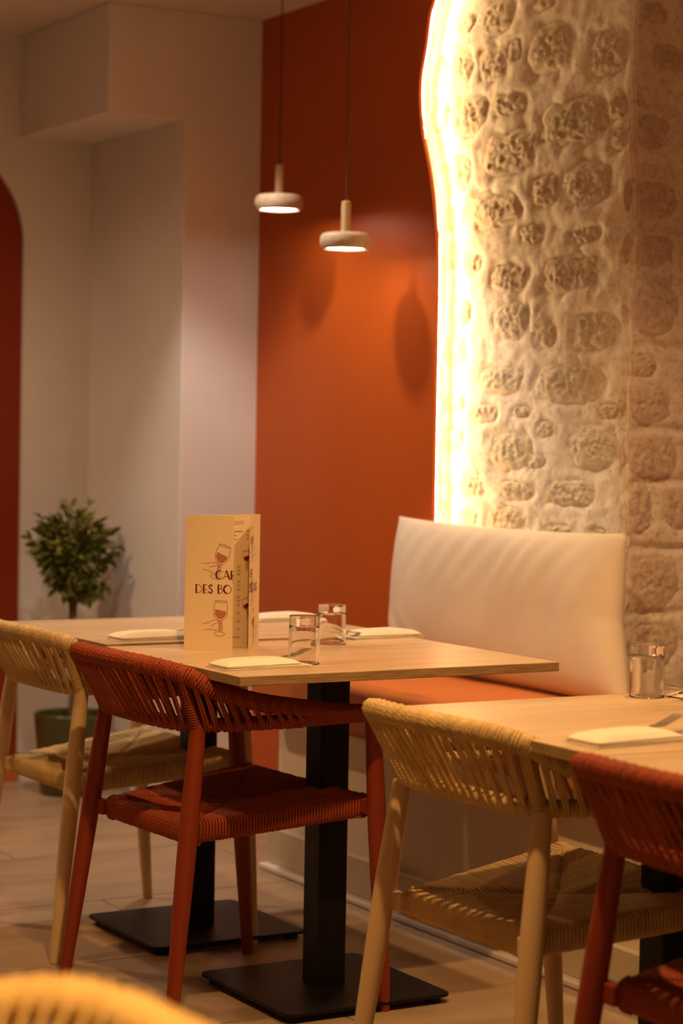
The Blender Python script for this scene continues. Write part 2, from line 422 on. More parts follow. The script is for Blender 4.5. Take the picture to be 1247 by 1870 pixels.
PIER = [(3.484,2.024,.118,.093),(3.496,1.856,.16,.104),(3.489,1.723,.146,.093),(3.541,2.221,.154,.071),(3.48,2.33,.10,.055),(3.50,2.44,.13,.07),(3.501,1.57,.168,.143),(3.472,1.424,.09,.060),(3.489,1.330,.154,.100),(3.508,1.192,.168,.105),(3.468,1.053,.084,.127),(3.593,1.053,.093,.117),(3.518,.864,.169,.145),(3.523,.697,.176,.112),
        (3.66,2.03,.16,.10),(3.68,1.86,.14,.10),(3.66,1.72,.14,.09),(3.70,1.57,.15,.14),(3.68,1.37,.15,.14),(3.70,1.19,.15,.10),(3.74,1.05,.14,.12),(3.72,.86,.16,.14),(3.74,.70,.16,.11)]
def fbm(p, h=.8, l=2.1, o=5): return noise.fractal(p, h, l, o)
def corner_off(z):
    return .010*fbm(Vector((3.1, 7.7, z*9)), o=3), .009*fbm(Vector((9.1, 1.7, z*11)), o=3)
def stone_wall(name, origin, ua, na, a0, a1, z0, z1, stones, step, mm, sm, seed, corner_at, courses=()):
    """a axis runs along the wall, na is the outward normal"""
    ua, na = Vector(ua), Vector(na)
    kq = 1.0073    # measured on a plane 25 mm nearer
    st = [(sa*kq, CAM_H+(sz-CAM_H)*kq, sw*.54, sh*.55) for sa, sz, sw, sh in stones]
    def inside(a, z):
        best = 9
        for sa, sz, hw, hh in st:
            da, dz = (a-sa)/(hw*1.08), (z-sz)/(hh*1.08)
            if abs(da) < 1.9 and abs(dz) < 1.9:
                d = (abs(da)**2.6+abs(dz)**2.6)**(1/2.6)
                d += .30*noise.noise(Vector((a*22+seed, z*22, 3)))
                best = min(best, d)
        return best
    def relief(a, z):
        d = inside(a, z)
        p = Vector((a+seed, z, seed*.37))
        h = .0075*fbm(p*4, o=3)+.0016*fbm(p*26, o=4)
        rim = math.exp(-((d-1.22)/.16)**2)*.0016          # mortar swells round each stone
        dip = -.007*max(0, min(1, (.95-d)/.35))
        for cz, amp in courses:
            cz2 = cz+.012*noise.noise(Vector((a*6, cz*5, 2)))
            h += amp*math.exp(-((z-cz2)/.010)**2)
        return h+rim+dip
    nu, nv = int((a1-a0)/step), int((z1-z0)/step)
    def fn(u, v):
        a, z = a0+(a1-a0)*u, z0+(z1-z0)*v
        p = Vector(origin)+ua*a+Vector((0, 0, z))
        c1, c2 = corner_off(z)
        k = max(0, 1-abs(a-corner_at)/.045)
        h = relief(a, z)*(1-k)
        r = -.006*k*k
        return p+na*(h+r)+Vector((c1*k, c2*k, 0))
    b = MB(); b.grid(nu, nv, fn, flip=(ua.cross(Vector((0, 0, 1))).dot(na) < 0))
    wall = tag(b.build(name, mm, smooth=True), kind='structure')
    for i, (sa, sz, hw, hh) in enumerate(st):
        rings = max(7, int(max(hw, hh)/.0055)); segs = 56; vs = []; fs = []
        for r in range(rings+1):
            t = r/rings
            for k in range(segs if r else 1):
                an = 2*pi*k/segs; ca, sa_ = math.cos(an), math.sin(an)
                sup = (abs(ca)**3+abs(sa_)**3)**(-1/3)
                rad = sup*(1+.13*noise.noise(Vector((ca*1.3+i*3.1, sa_*1.3, seed)))+.06*noise.noise(Vector((ca*5+i*3.1, sa_*5, seed))))
                a, z = sa+hw*rad*ca*t*1.04, sz+hh*rad*sa_*t*1.04
                p = Vector((a*1.0+seed*1.7, z, i*.77))
                prof = (1-t**5)
                h = -.013+prof*(.0145+.0026*fbm(p*12, .6, 2.2, 4)+.0042*fbm(p*58, .5, 2.1, 4))
                lim = max(0, 1-abs(a-corner_at)/.03)
                q = Vector(origin)+ua*a+Vector((0, 0, z))+na*(h-.008*lim); vs.append(q)
        for k in range(segs): fs.append((0, 1+k, 1+(k+1) % segs))
        for r in range(1, rings):
            o0 = 1+(r-1)*segs; o1 = 1+r*segs
            for k in range(segs): fs.append((o0+k, o1+k, o1+(k+1) % segs, o0+(k+1) % segs))
        if ua.cross(Vector((0, 0, 1))).dot(na) < 0: fs = [f[::-1] for f in fs]
        sb = MB(); sb.add(vs, fs); sb.build('stone', sm, wall, smooth=True)
    return wall
stone_wall('wall_right', (XS, 0, 0), (0, 1, 0), (-1, 0, 0), YC, 5.62, .30, ZC, LIT, .0075, M_MORTAR, M_STONE, 1.3, YC)
stone_wall('wall_pier', (0, YC, 0), (1, 0, 0), (0, -1, 0), XS, 4.6, .0, ZC, PIER, .0085, M_PMORTAR, M_PSTONE, 8.4, XS,
           courses=[(.785, -.010), (.955, -.012), (1.125, -.012), (1.26, -.012), (1.48, -.010), (1.655, -.010), (1.79, -.008), (1.945, -.008), (2.10, -.006)])
b = MB(); b.box((XS+.03, YC+.05, 0), (XS+.6, YR+.1, ZC)); tag(b.build('wall_right_inner', M_RUST), kind='structure')
b = MB(); b.box((4.6, -2.6, 0), (4.7, YC+.1, ZC)); tag(b.build('wall_alcove', M_WHITE), kind='structure')

# ================================================================ BANQUETTE
BX, BE = 2.924, 5.312
bq = empty('banquette', (3.15, 3.6, 0), label='long built-in bench with rust seat cushion and pale panelled base below stone wall', cat='bench')
inv = Matrix.Translation((-3.15, -3.6, 0))
def bpart(mb, name, m, **k):
    o = mb.build(name, m, bq, **k); o.matrix_parent_inverse = inv; return o
b = MB(); b.box((BX, 1.2, .0), (XW-.004, BE, .415)); bpart(b, 'base_panel', M_BENCH, bevel=.003)
b = MB(); b.box((BX-.012, 1.2, .415), (XW-.004, BE+.004, .448)); bpart(b, 'top_strip', M_TRIMW, bevel=.004)
for k in range(6):
    y1 = BE+.018-k*.60; b = MB(); b.box((BX-.020, y1-.597, .018), (BX-.0005, y1, .112)); bpart(b, 'skirting_tile', M_BENCHTILE, bevel=.002)
b = MB(); b.box((BX-.020, 1.2, .1125), (BX-.0005, BE+.016, .120)); bpart(b, 'skirting_cap', M_TRIMW, bevel=.002)
b = MB(); b.box((BX-.045, 1.2, .0005), (BX-.0005, BE+.03, .0175)); bpart(b, 'floor_strip', M_TRIMW, bevel=.005)
b = MB(); b.box((2.835, 1.2, .4485), (XW-.004, BE-.004, .583)); bpart(b, 'seat_cushion', M_SEAT, bevel=.018, seg=4)

# big back cushion
def pillow():
    b = MB(); L, Hh, T = 1.06, .430, .15
    def side(sg):
        def fn(u, v):
            x, y = 2*u-1, 2*v-1
            ex, ey = 1-abs(x)**5, 1-abs(y)**3.2
            th = (max(0, ex)**.55)*(max(0, ey)**.55)
            # outline pulls in between the corners
            px = x*L/2*(1-.022*(1-abs(y)**2.2)*(abs(x)**6)); py = y*Hh/2*(1-.055*(1-abs(x)**2.4)*(abs(y)**4))
            px -= py*.13; px += .05*max(0, -y)*max(0, x)**2
            p = Vector((px*5, py*5, 1.7))
            wr = .010*noise.noise(Vector((px*9, py*4, 2.2)))
            # diagonal pulls from the upper edge and the lower corner
            wr += .006*math.sin((px*1.0-py*.55)*70+2*noise.noise(p))*max(0, y)**1.5*th*(1 if x < .9 else .3)
            wr += .011*math.sin((px*1.1+py*1.6)*46+1.5*noise.noise(p*1.4))*max(0, -y-.1)*max(0, -x)**3
            cen = .018*noise.noise(Vector((px*2.2, py*2.2, 9)))
            return Vector((px, sg*(T/2*th+ (wr+cen)*th), py))
        return fn
    b.grid(90, 44, side(1)); b.grid(90, 44, side(-1), flip=True)
    o = b.build('back_cushion', M_PILLOW, smooth=True)
    bm = bmesh.new(); bm.from_mesh(o.data); bmesh.ops.remove_doubles(bm, verts=bm.verts, dist=1e-4); bmesh.ops.recalc_face_normals(bm, faces=bm.faces); bm.to_mesh(o.data); bm.free()
    return o
pl = pillow()
lean = math.radians(8)
# local x runs to -Y (towards the camera), local y points out of the wall to -X
ax = Vector((0, -1, 0)); az = Vector((math.sin(lean), 0, math.cos(lean))); ay = az.cross(ax)
pm = Matrix(((ax.x, ay.x, az.x, 3.262), (ax.y, ay.y, az.y, 4.722), (ax.z, ay.z, az.z, .790), (0, 0, 0, 1)))
pl.matrix_world = pm
tag(pl, 'large oatmeal back cushion leaning on the stone wall at the bench', 'cushion')

# ================================================================ TABLES
def make_table():
    t = empty('bistro_table')
    b = MB(); b.cur = 0
    hx, hy = .39, .3215
    b.add([(-hx,-hy,.75),(hx,-hy,.75),(hx,hy,.75),(-hx,hy,.75)], [(0,1,2,3)])
    b.cur = 1
    b.add([(-hx,-hy,.73),(hx,-hy,.73),(hx,hy,.73),(-hx,hy,.73),(-hx,-hy,.75),(hx,-hy,.75),(hx,hy,.75),(-hx,hy,.75)], [(0,3,2,1),(0,1,5,4),(1,2,6,5),(2,3,7,6),(3,0,4,7)])
    o = b.build('tabletop', [M_WOOD, M_EDGE], t)
    bm = bmesh.new(); bm.from_mesh(o.data); bmesh.ops.remove_doubles(bm, verts=bm.verts, dist=1e-5); bm.to_mesh(o.data); bm.free()
    bv = o.modifiers.new('bevel', 'BEVEL'); bv.width = .0011; bv.segments = 1
    b = MB(); b.rbox((-.036, -.036, .022), (.036, .036, .722), .006); b.build('column', M_BLACK, t)
    b = MB(); b.rbox((-.206, -.206, .014), (.206, .206, .022), .022, 5); bp_ = b.build('base_plate', M_BLACK, t, bevel=.0015)
    b = MB(); b.rbox((-.12, -.12, .722), (.12, .12, .7295), .01); b.build('mounting_plate', M_BLACK, t)
    for sx in (-1, 1):
        for sy in (-1, 1):
            b = MB(); b.lathe([(.016, 0), (.018, .003), (.018, .012), (.012, .014)], 16, (sx*.175, sy*.175, 0)); b.build('glide', M_RUBBER, bp_, smooth=False)
    return t
tab = make_table()
tab.location = (2.368, 4.078, 0); tag(tab, 'oak-topped bistro table on a black column, carrying the folded menu', 'table', 'square bistro tables in two rows')
t2 = copy_tree(tab); t2.location = (2.375, 4.7255, 0); t2.scale = (1, .97, 1.005); tag(t2, 'oak-topped table farthest back, behind the folded menu', 'table')
t3 = copy_tree(tab); t3.location = (2.388, 2.918, 0); t3.rotation_euler.z = math.radians(-.6); tag(t3, 'oak-topped table at right with a single glass near its far edge', 'table')
t4 = copy_tree(tab); t4.location = (2.380, 2.272, -.001+.001); t4.rotation_euler.z = math.radians(-.6); tag(t4, 'oak-topped table in the lower right corner, cut by the frame', 'table')

# ================================================================ CHAIRS
TOPH = [(-.285, 0, .756), (-.282, .09, .756), (-.262, .17, .752), (-.216, .231, .737), (-.168, .257, .709), (-.11, .273, .690), (-.05, .283, .676), (.04, .291, .662), (.13, .296, .650), (.205, .296, .644)]
LOWH = [(-.205, 0, .630), (-.203, .09, .630), (-.193, .165, .630), (-.166, .212, .631), (-.115, .247, .633), (-.05, .270, .636), (.04, .286, .638), (.13, .294, .640), (.205, .296, .642)]
def mirror_path(h):
    full = [(x, -y, z) for x, y, z in reversed(h[1:])]+h
    return catmull(full, 10)
def frames(pts):
    out = []
    for i in range(len(pts)):
        T = (pts[min(i+1, len(pts)-1)]-pts[max(0, i-1)]).normalized()
        o = T.cross(Vector((0, 0, 1))); o.normalize()
        if o.dot(Vector((pts[i].x-.05, pts[i].y, 0))) < 0: o = -o
        up = o.cross(T); up = up if up.z > 0 else -up
        out.append((T, o, up))
    return out
def make_chair(kind):
    rope, metal = M_ROPE[kind], M_METAL[kind]
    root = empty('rope_armchair')
    # --- legs
    def leg(foot, top):
        f, tp = Vector(foot), Vector(top); b = MB(); n = 14; pts = []; rr = []
        for i in range(n+1):
            s = i/n; pts.append(f.lerp(tp, s))
            rr.append(.0125+(.0205-.0125)*math.sin(min(1, s/.70)*pi/2) if s < .70 else .0205-(.0205-.0165)*((s-.70)/.30))
        b.tube(pts, rr, 20)
        o = b.build('leg', metal, root); smooth_angle(o, .9)
        return o
    LG = {}
    for sy in (1, -1):
        LG[sy, 0] = leg((-.25, .25*sy, 0), (-.172, .209*sy, .634)); LG[sy, 1] = leg((.25, .29*sy, 0), (.203, .295*sy, .640))
    # --- seat
    SR, SF = (-.182, .186), (.222, .260)      # x and half width, rear and front
    def seat_pt(u, v):                        # u 0..1 from -y to +y, v 0..1 rear to front
        x = SR[0]+(SF[0]-SR[0])*v; hw = SR[1]+(SF[1]-SR[1])*v
        z = .422+.040*v-.008*(16*u*(1-u)*v*(1-v))
        return Vector((x, (2*u-1)*hw, z))
    b = MB()
    def rail(p, q, hw, hh): 
        p, q = Vector(p), Vector(q); d = (q-p)/2; s = Vector((0, 0, 1)).cross(d).normalized()*hw
        b.obox((p+q)/2, d, s, Vector((0, 0, hh)))
    zr, zf = .400, .441
    rail((SR[0]+.012, -SR[1]-.012, zr), (SR[0]+.012, SR[1]+.012, zr), .010, .014)
    rail((SF[0]-.012, -SF[1]+.004, zf), (SF[0]-.012, SF[1]-.004, zf), .010, .014)
    for sy in (1, -1): rail((SR[0]+.01, sy*(SR[1]-.012), zr), (SF[0]-.01, sy*(SF[1]-.012), zf), .010, .014)
    b.build('seat_frame', metal, root, bevel=.002)
    for sy in (1, -1):
        b = MB(); b.obox((SR[0]-.004, sy*(SR[1]+.013), zr), (.011, 0, 0), (0, .022, 0), (0, 0, .0165)); b.build('bracket', metal, LG[sy, 0], bevel=.004)
        b = MB(); b.obox((SF[0]-.013, sy*(SF[1]+.012), zf), (.011, 0, 0), (0, .026, 0), (0, 0, .0165)); b.build('bracket', metal, LG[sy, 1], bevel=.004)
    rnd = random.Random(3)
    b = MB(); r = .0031
    def strand(p_edge, inward, p_in, z_drop, endp):
        """rope coming up the outside of a rail, over it and in to the mitre"""
        e = Vector(p_edge); i = Vector(inward).normalized(); hgt = .045; rad = .011
        pts = [e+i*.030+Vector((0, 0, -hgt)), e+i*rad+Vector((0, 0, -hgt)), e+i*.003+Vector((0, 0, -hgt+.004)), e+Vector((0, 0, -hgt+rad)), e+Vector((0, 0, -rad)), e+i*.003+Vector((0, 0, -.0035)), e+i*rad]
        for k in range(1, 5):
            pts.append(p_in(k/4))
        pts[-1] = pts[-1]+Vector((0, 0, -.007))
        b.tube(pts, r*rnd.uniform(.95, 1.04), 6, True, True)
    MIT = .5
    for rail_id in range(4):
        L = {0: 2*SR[1], 1: 2*SF[1], 2: .41, 3: .41}[rail_id]
        n = int(L/(.0064 if rail_id < 2 else .0068))
        for k in range(n):
            t = (k+.5)/n; mt = min(t, 1-t)
            dz = rnd.uniform(-.0008, .0008); lat = rnd.uniform(-.0006, .0006)
            if rail_id == 0: f = lambda s, t=t: seat_pt(t, s)
            elif rail_id == 1: f = lambda s, t=t: seat_pt(t, 1-s)
            elif rail_id == 2: f = lambda s, t=t: seat_pt(s, t)
            else: f = lambda s, t=t: seat_pt(1-s, t)
            e = f(0); inw = (f(.05)-f(0)); inw.z = 0
            s0 = .012/L
            off = Vector((lat, lat, dz))
            strand(e+Vector((0, 0, dz)), inw, lambda q, f=f, mt=mt, off=off: f(.05+(max(mt, .052)-.05)*q)+off, .007, mt)
    # the under layer of cord that closes the weave
    b.grid(12, 12, lambda u, v: seat_pt(.04+.92*u, .04+.92*v)+Vector((0, 0, -.0095)))
    b.grid(12, 12, lambda u, v: seat_pt(.04+.92*u, .04+.92*v)*1.0+Vector((0, 0, -.030)), flip=True)
    tag(b.build('seat_cord', rope, root, smooth=True), kind='stuff')
    # --- back
    top, LT = resample(mirror_path(TOPH), n=220); low, LL = resample(mirror_path(LOWH), n=220)
    ft, fl = frames(top), frames(low)
    b = MB(); b.tube(top, .0150, 10); b.tube(low, .0100, 10)
    def at(P, s):
        s = max(0, min(len(P)-1.001, s*(len(P)-1))); i = int(s); return P[i].lerp(P[i+1], s-i)
    def fr(Fm, s): return Fm[max(0, min(len(Fm)-1, int(round(s*(len(Fm)-1)))))]
    # parameter of the posts
    def nearest(P, q): return min(range(len(P)), key=lambda i: (P[i]-Vector(q)).length)/(len(P)-1)
    posts = []
    for sy in (1, -1):
        a = Vector((-.172, .209*sy, .612)); s = nearest(top, (-.222, .226*sy, .739)); c = at(top, s)
        b.tube([a, a.lerp(c, .5), c], .0100, 10); posts.append((a, c))
    b.build('back_frame', metal, root, smooth=True)
    b = MB()
    def helix(P, Fm, R, pitch, length, rr, n=13, amp=0.0, s0=0.0, s1=1.0):
        turns = int(length*(s1-s0)/pitch); pts = []
        for k in range(turns*n+1):
            s = s0+(s1-s0)*k/(turns*n); a = -2*pi*k/n
            c = at(P, s); T, o, u = fr(Fm, s)
            pts.append(c+(o*math.cos(a)+u*math.sin(a))*R)
        b.tube(pts, rr, 6, True, True)
    helix(top, ft, .0165, .0062, LT, .0033); helix(low, fl, .0122, .0062, LL, .0032)
    for a, c in posts:
        P = [a.lerp(c, i/20) for i in range(21)]; d = (c-a).normalized(); o = Vector((1, 0, 0)); o = (o-d*o.dot(d)).normalized(); u = d.cross(o)
        helix(P, [(d, o, u)]*21, .0115, .0058, (c-a).length, .0031)
    # strands between the rails, an outer and an inner layer
    smin = .145; ns = 40
    for layer in (0, 1):
        for k in range(ns):
            s = smin+(1-2*smin)*((k+(.5 if layer else 0.0))/(ns-(0 if layer else 1)))
            if s > 1-smin+.001: continue
            s += rnd.uniform(-.002, .002)
            for dbl in ((-.0022, .0022) if layer == 0 else (0,)):
                st_, sl_ = s+dbl*.75, s+dbl*1.0
                ct, cl = at(top, st_), at(low, sl_); T, ot, ut = fr(ft, st_); T2, ol, ul = fr(fl, sl_)
                sg = 1 if layer == 0 else -1
                Rt, Rl = .0185, .0142; pts = []
                for an in (70, 35, 5):
                    a = math.radians(an); pts.append(ct+(ot*sg*math.cos(a)+ut*math.sin(a))*Rt)
                for an in (-5, -40, -75, -110):
                    a = math.radians(an); pts.append(cl+(ol*sg*math.cos(a)+ul*math.sin(a))*Rl)
                a_, c_ = pts[2], pts[3]
                pts = pts[:3]+[a_.lerp(c_, .33)-Vector((0, 0, .0)), a_.lerp(c_, .66)]+pts[3:]
                b.tube(pts, .0032, 6, True, True)
    tag(b.build('back_cord', rope, root, smooth=True), kind='stuff')
    return root
ch_red = make_chair('red'); ch_bei = make_chair('beige')
def place(o, x, y, deg, label):
    o.location = (x, y, 0); o.rotation_euler.z = math.radians(deg); tag(o, label, 'chair', 'rope armchairs around the tables'); return o
place(ch_red, 2.146, 4.164, 2.5, 'rust red rope armchair in the middle, below the table with the menu')
place(copy_tree(ch_red), 2.166, 2.352, -.4, 'rust red rope armchair in the lower right corner, cut by the frame')
place(ch_bei, 2.219, 3.040, .8, 'straw rope armchair in front of the bench, between two rust red ones')
place(copy_tree(ch_bei), 2.185, 4.83, .7, 'straw rope armchair at left, behind the rust red one')
place(copy_tree(ch_bei), .452, 1.478, 183, 'blurred straw rope armchair back close up in the lower left corner')

# ================================================================ PENDANT LAMPS
def make_pendant(drop):
    t = empty('pendant_lamp')
    # origin at the middle of the disc
    prof = [(.058, -.021), (.064, -.024), (.070, -.019), (.0745, -.006), (.0745, .004), (.071, .016), (.062, .0225), (.045, .0245), (.0, .0245)]
    pts = catmull([(r, 0, z) for r, z in prof], 5)
    b = MB(); b.lathe([(max(p.x, .0005), p.z) for p in pts], 56, caps=False)
    b.lathe([(.058, -.021), (.0575, -.012)], 56, caps=False)
    b.build('shade', M_TRAV, t, smooth=True)
    b = MB(); b.lathe([(.0005, -.0185), (.0577, -.0185), (.0577, -.0150), (.0005, -.0150)], 48, caps=False); b.build('diffuser', M_DISC, t)
    b = MB(); b.lathe([(.0135, .0225), (.0135, .108), (.0125, .114), (.009, .1165), (.0005, .117)], 24); o = b.build('stem', M_STEM, t); smooth_angle(o)
    b = MB(); b.tube([(0, 0, .1165), (0, 0, drop*.5), (0, 0, drop-.02)], .0022, 8); b.build('cord', M_CORD, t)
    b = MB(); b.lathe([(.002, drop-.034), (.012, drop-.030), (.045, drop-.024), (.050, drop-.018), (.050, drop-.0005)], 32); b.build('canopy', M_BLACK, t)
    return t
p1 = make_pendant(ZC-1.945); p1.location = (3.173, 5.82, 1.945)
tag(p1, 'travertine disc pendant, the higher one beside the white wall', 'lamp', 'travertine disc pendants')
p2 = make_pendant(ZC-1.798); p2.location = (3.172, 5.41, 1.798)
tag(p2, 'travertine disc pendant, the lower one in front of the rust wall', 'lamp', 'travertine disc pendants')

# ================================================================ CEILING DOWNLIGHTS
def downlight(x, y, watts, cone, blend, rad, aim, tint, label):
    t = empty('ceiling_downlight', (x, y, ZC), label=label, cat='light', group='recessed ceiling downlights')
    b = MB(); b.lathe([(.036, -.0005), (.052, -.0005), (.052, -.004), (.046, -.007), (.036, -.003)], 32, caps=False); b.build('trim_ring', M_TRIMW, t, smooth=True)
    b = MB(); b.lathe([(.0005, -.002), (.036, -.002)], 32, caps=False); b.build('lamp_face', M_SPOT, t)
    l = bpy.data.lights.new('downlight_beam', 'SPOT'); l.energy = watts; l.color = tint; l.spot_size = math.radians(cone); l.spot_blend = blend; l.shadow_soft_size = rad
    o = bpy.data.objects.new('downlight_beam', l); COL.objects.link(o); o.parent = t; o.location = (0, 0, -.02)
    d = Vector((aim[0], aim[1], -1)); o.rotation_euler = d.to_track_quat('-Z', 'Y').to_euler()
NM = ['above the rust wall and pendants', 'above the aisle by the right tables', 'above the right tables', 'above the aisle by the left tables', 'nearest the viewer, added to brighten the near armchair', 'above the arched door', 'past the right edge, added to brighten the stone pier']
for d, nm in zip(DOWNLIGHTS, NM): downlight(*d, 'small round ceiling downlight '+nm)

# ================================================================ TABLE SETTINGS
TZ = .7503
def make_glass():
    b = MB(); # upside down tumbler, heavy base on top
    out = [(.0300, 0), (.0308, .0012), (.0306, .03), (.0300, .07), (.0292, .096), (.0275, .0995), (.0, .100)]
    inn = [(.0286, 0), (.0280, .02), (.0272, .060), (.0262, .074), (.022, .0785), (.0, .080)]
    po = catmull([(r, 0, z) for r, z in out], 4); pi_ = catmull([(r, 0, z) for r, z in inn], 4)
    prof = [(max(p.x, .0003), p.z) for p in reversed(pi_)]+[(max(p.x, .0003), p.z) for p in po]
    b.lathe(prof, 48, caps=False)
    return b.mesh('water_glass', M_GLASS, True)
gme = make_glass()
for x, y, s, lb in ((2.218, 3.926, 1.02, 'upturned clear tumbler nearest the front edge, by the napkin and fork'), (2.490, 4.279, .93, 'upturned clear tumbler standing farther back beside the white napkin'), (2.541, 3.183, 1.0, 'upturned clear tumbler alone on the right table before the stone pier')):
    o = bpy.data.objects.new('water_glass', gme); COL.objects.link(o); o.location = (x, y, TZ); o.scale = (1.08, 1.08, s); tag(o, lb, 'glass', 'upturned water tumblers')

def make_napkin(seed=0):
    """folded paper pocket: stacked layers, fold at -x, open at +x"""
    rn = random.Random(seed); b = MB(); L, W = .20, .092
    def sheet(z0, th, x0, x1, w0, w1, puff, sk):
        def fn(sg):
            def f(u, v):
                x = x0+(x1-x0)*u; hw = w0+(w1-w0)*u; y = (2*v-1)*hw/1.0
                ed = (1-abs(2*v-1)**6)*(1-abs(2*u-1)**10)
                z = z0+(th if sg else 0)+puff*ed*(.6+.5*math.sin(u*2.6+.4))*(1 if sg else .75)
                z += .0012*noise.noise(Vector((x*30+seed, y*30, z0*900)))*ed + sk*(u-.5)*.004
                return Vector((x+.006*(1-abs(2*v-1)**2)*(-1 if u < .5 else 1)*(abs(2*u-1)**4)*.4, y, max(z, .0003)))
            return f
        b.grid(22, 10, fn(1)); b.grid(22, 10, fn(0), flip=True)
        n = 22
        # rim
        for vv in (0, 1):
            for i in range(n):
                p = [fn(0)(i/n, vv), fn(0)((i+1)/n, vv), fn(1)((i+1)/n, vv), fn(1)(i/n, vv)]
                b.add(p, [(0, 1, 2, 3) if vv == 0 else (3, 2, 1, 0)])
        for uu in (0, 1):
            for i in range(10):
                p = [fn(0)(uu, i/10), fn(0)(uu, (i+1)/10), fn(1)(uu, (i+1)/10), fn(1)(uu, i/10)]
                b.add(p, [(3, 2, 1, 0) if uu == 0 else (0, 1, 2, 3)])
    sheet(.0004, .0009, -.101, .100, .046, .046, .0006, 0)
    sheet(.0024, .0009, -.099, .104, .045, .044, .0010, .2)
    sheet(.0046, .0009, -.098, .096, .044, .043, .0022, -.2)
    sheet(.0072, .0012, -.097, .080, .043, .040, .0105, .2)
    return b
def make_fork():
    b = MB()
    # head beyond the pocket, tines rising to +x
    def zc(x): return .0085+.020*max(0, (x-.075)/.085)**1.2 + .004*math.sin(max(0, min(1, (x-.05)/.06))*pi)
    hp = [(-.04, .0035), (.02, .0032), (.07, .0036), (.084, .006), (.095, .0105), (.112, .0115)]
    for i in range(len(hp)-1):
        (x0, w0), (x1, w1) = hp[i], hp[i+1]
        for s in range(3):
            xa, xb = x0+(x1-x0)*s/3, x0+(x1-x0)*(s+1)/3; wa, wb = w0+(w1-w0)*s/3, w0+(w1-w0)*(s+1)/3
            za, zb = zc(xa), zc(xb)
            b.add([(xa,-wa,za),(xb,-wb,zb),(xb,wb,zb),(xa,wa,za),(xa,-wa,za+.0016),(xb,-wb,zb+.0016),(xb,wb,zb+.0016),(xa,wa,za+.0016)],
                  [(0,3,2,1),(4,5,6,7),(0,1,5,4),(2,3,7,6)])
    for k in range(4):
        y = -.0088+k*.00587
        pts = [(.110+i*.0085, y*(1-.0*i), zc(.110+i*.0085)+.0008) for i in range(7)]
        b.tube(pts, [.0021, .0021, .002, .0019, .0018, .0016, .0009], 6)
    return b
def make_knife():
    b = MB()
    pts = [(-.03, .0105), (.05, .0105), (.09, .0110), (.150, .0140)]
    for i in range(3):
        (x0, z0), (x1, z1) = pts[i], pts[i+1]; w0, w1 = [(.004, .004), (.004, .0085), (.0085, .003)][i]
        b.add([(x0,-w0,z0),(x1,-w1,z1),(x1,w1,z1),(x0,w0,z0),(x0,-w0,z0+.0014),(x1,-w1,z1+.0014),(x1,w1,z1+.0014),(x0,w0,z0+.0014)],
              [(0,3,2,1),(4,5,6,7),(0,1,5,4),(2,3,7,6)])
        if i == 2: b.add([(x1,-w1,z1),(x1,w1,z1),(x1,w1,z1+.0014),(x1,-w1,z1+.0014)], [(0,1,2,3)])
    return b
nap = make_napkin(1).mesh('napkin', M_NAPKIN, True)
frk = make_fork().mesh('fork', M_STEEL, False); knf = make_knife().mesh('knife', M_STEEL, False)
SET = [ # x, y, z, heading, where, knife?
    (2.100, 3.905, TZ, 1.5, 'at the front corner of the menu table', False, -3, 12),
    (2.140, 4.500, TZ+.0035, 1.0, 'left of the folded menu', False, 0, 4),
    (2.668, 4.850, TZ+.0035, 183, 'behind the folded menu', False, 0, 0),
    (2.690, 4.395, TZ, 184, 'right of the two tumblers', True, 0, 8),
    (2.135, 2.715, TZ, 2.0, 'at the near left of the right table', True, -4, 14),
    (2.680, 3.130, TZ, 182, 'behind the tumbler at the right edge of the photo', True, 0, 6)]
for x, y, z, h, where, kn, fy, fdeg in SET:
    a = math.radians(h)
    o = bpy.data.objects.new('napkin', nap); COL.objects.link(o); o.location = (x, y, z); o.rotation_euler.z = a
    tag(o, 'cream folded paper napkin pocket lying '+where, 'napkin', 'cream napkin pockets on the tables')
    c, s = math.cos(a), math.sin(a)
    f = bpy.data.objects.new('fork', frk); COL.objects.link(f); f.location = (x-c*.012-s*.008, y-s*.012+c*.008, z); f.rotation_euler.z = a+math.radians(fdeg)
    tag(f, 'steel fork in the napkin '+where, 'fork', 'steel forks in the napkin pockets')
    if kn:
        k = bpy.data.objects.new('knife', knf); COL.objects.link(k); k.location = (x-c*.02+s*.016, y-s*.02-c*.016, z); k.rotation_euler.z = a-math.radians(4)
        tag(k, 'steel knife in the napkin '+where, 'knife', 'steel knives in the napkin pockets')

# ================================================================ MENU
MP = [Vector((2.198, 4.214, 0)), Vector((2.113, 4.283, 0)), Vector((2.320, 4.320, 0)), Vector((2.252, 4.240, 0))]
MH = .299
menu = empty('menu_card', (2.20, 4.27, TZ), label='standing gatefold kraft card menu with wine glass drawings on table', cat='menu')
minv = Matrix.Translation((-2.20, -4.27, -TZ))
b = MB(); th = .0004
for i in range(3):
    a, c = MP[i], MP[i+1]; d = (c-a); n_ = Vector((-d.y, d.x, 0)).normalized()*th
    z0, z1 = Vector((0, 0, TZ)), Vector((0, 0, TZ+MH)); ns_ = 6
    b.obox((a+c)/2+Vector((0, 0, TZ+MH/2)), d/2, n_, (0, 0, MH/2))
card = b.build('card', M_CARD, menu); card.matrix_parent_inverse = minv
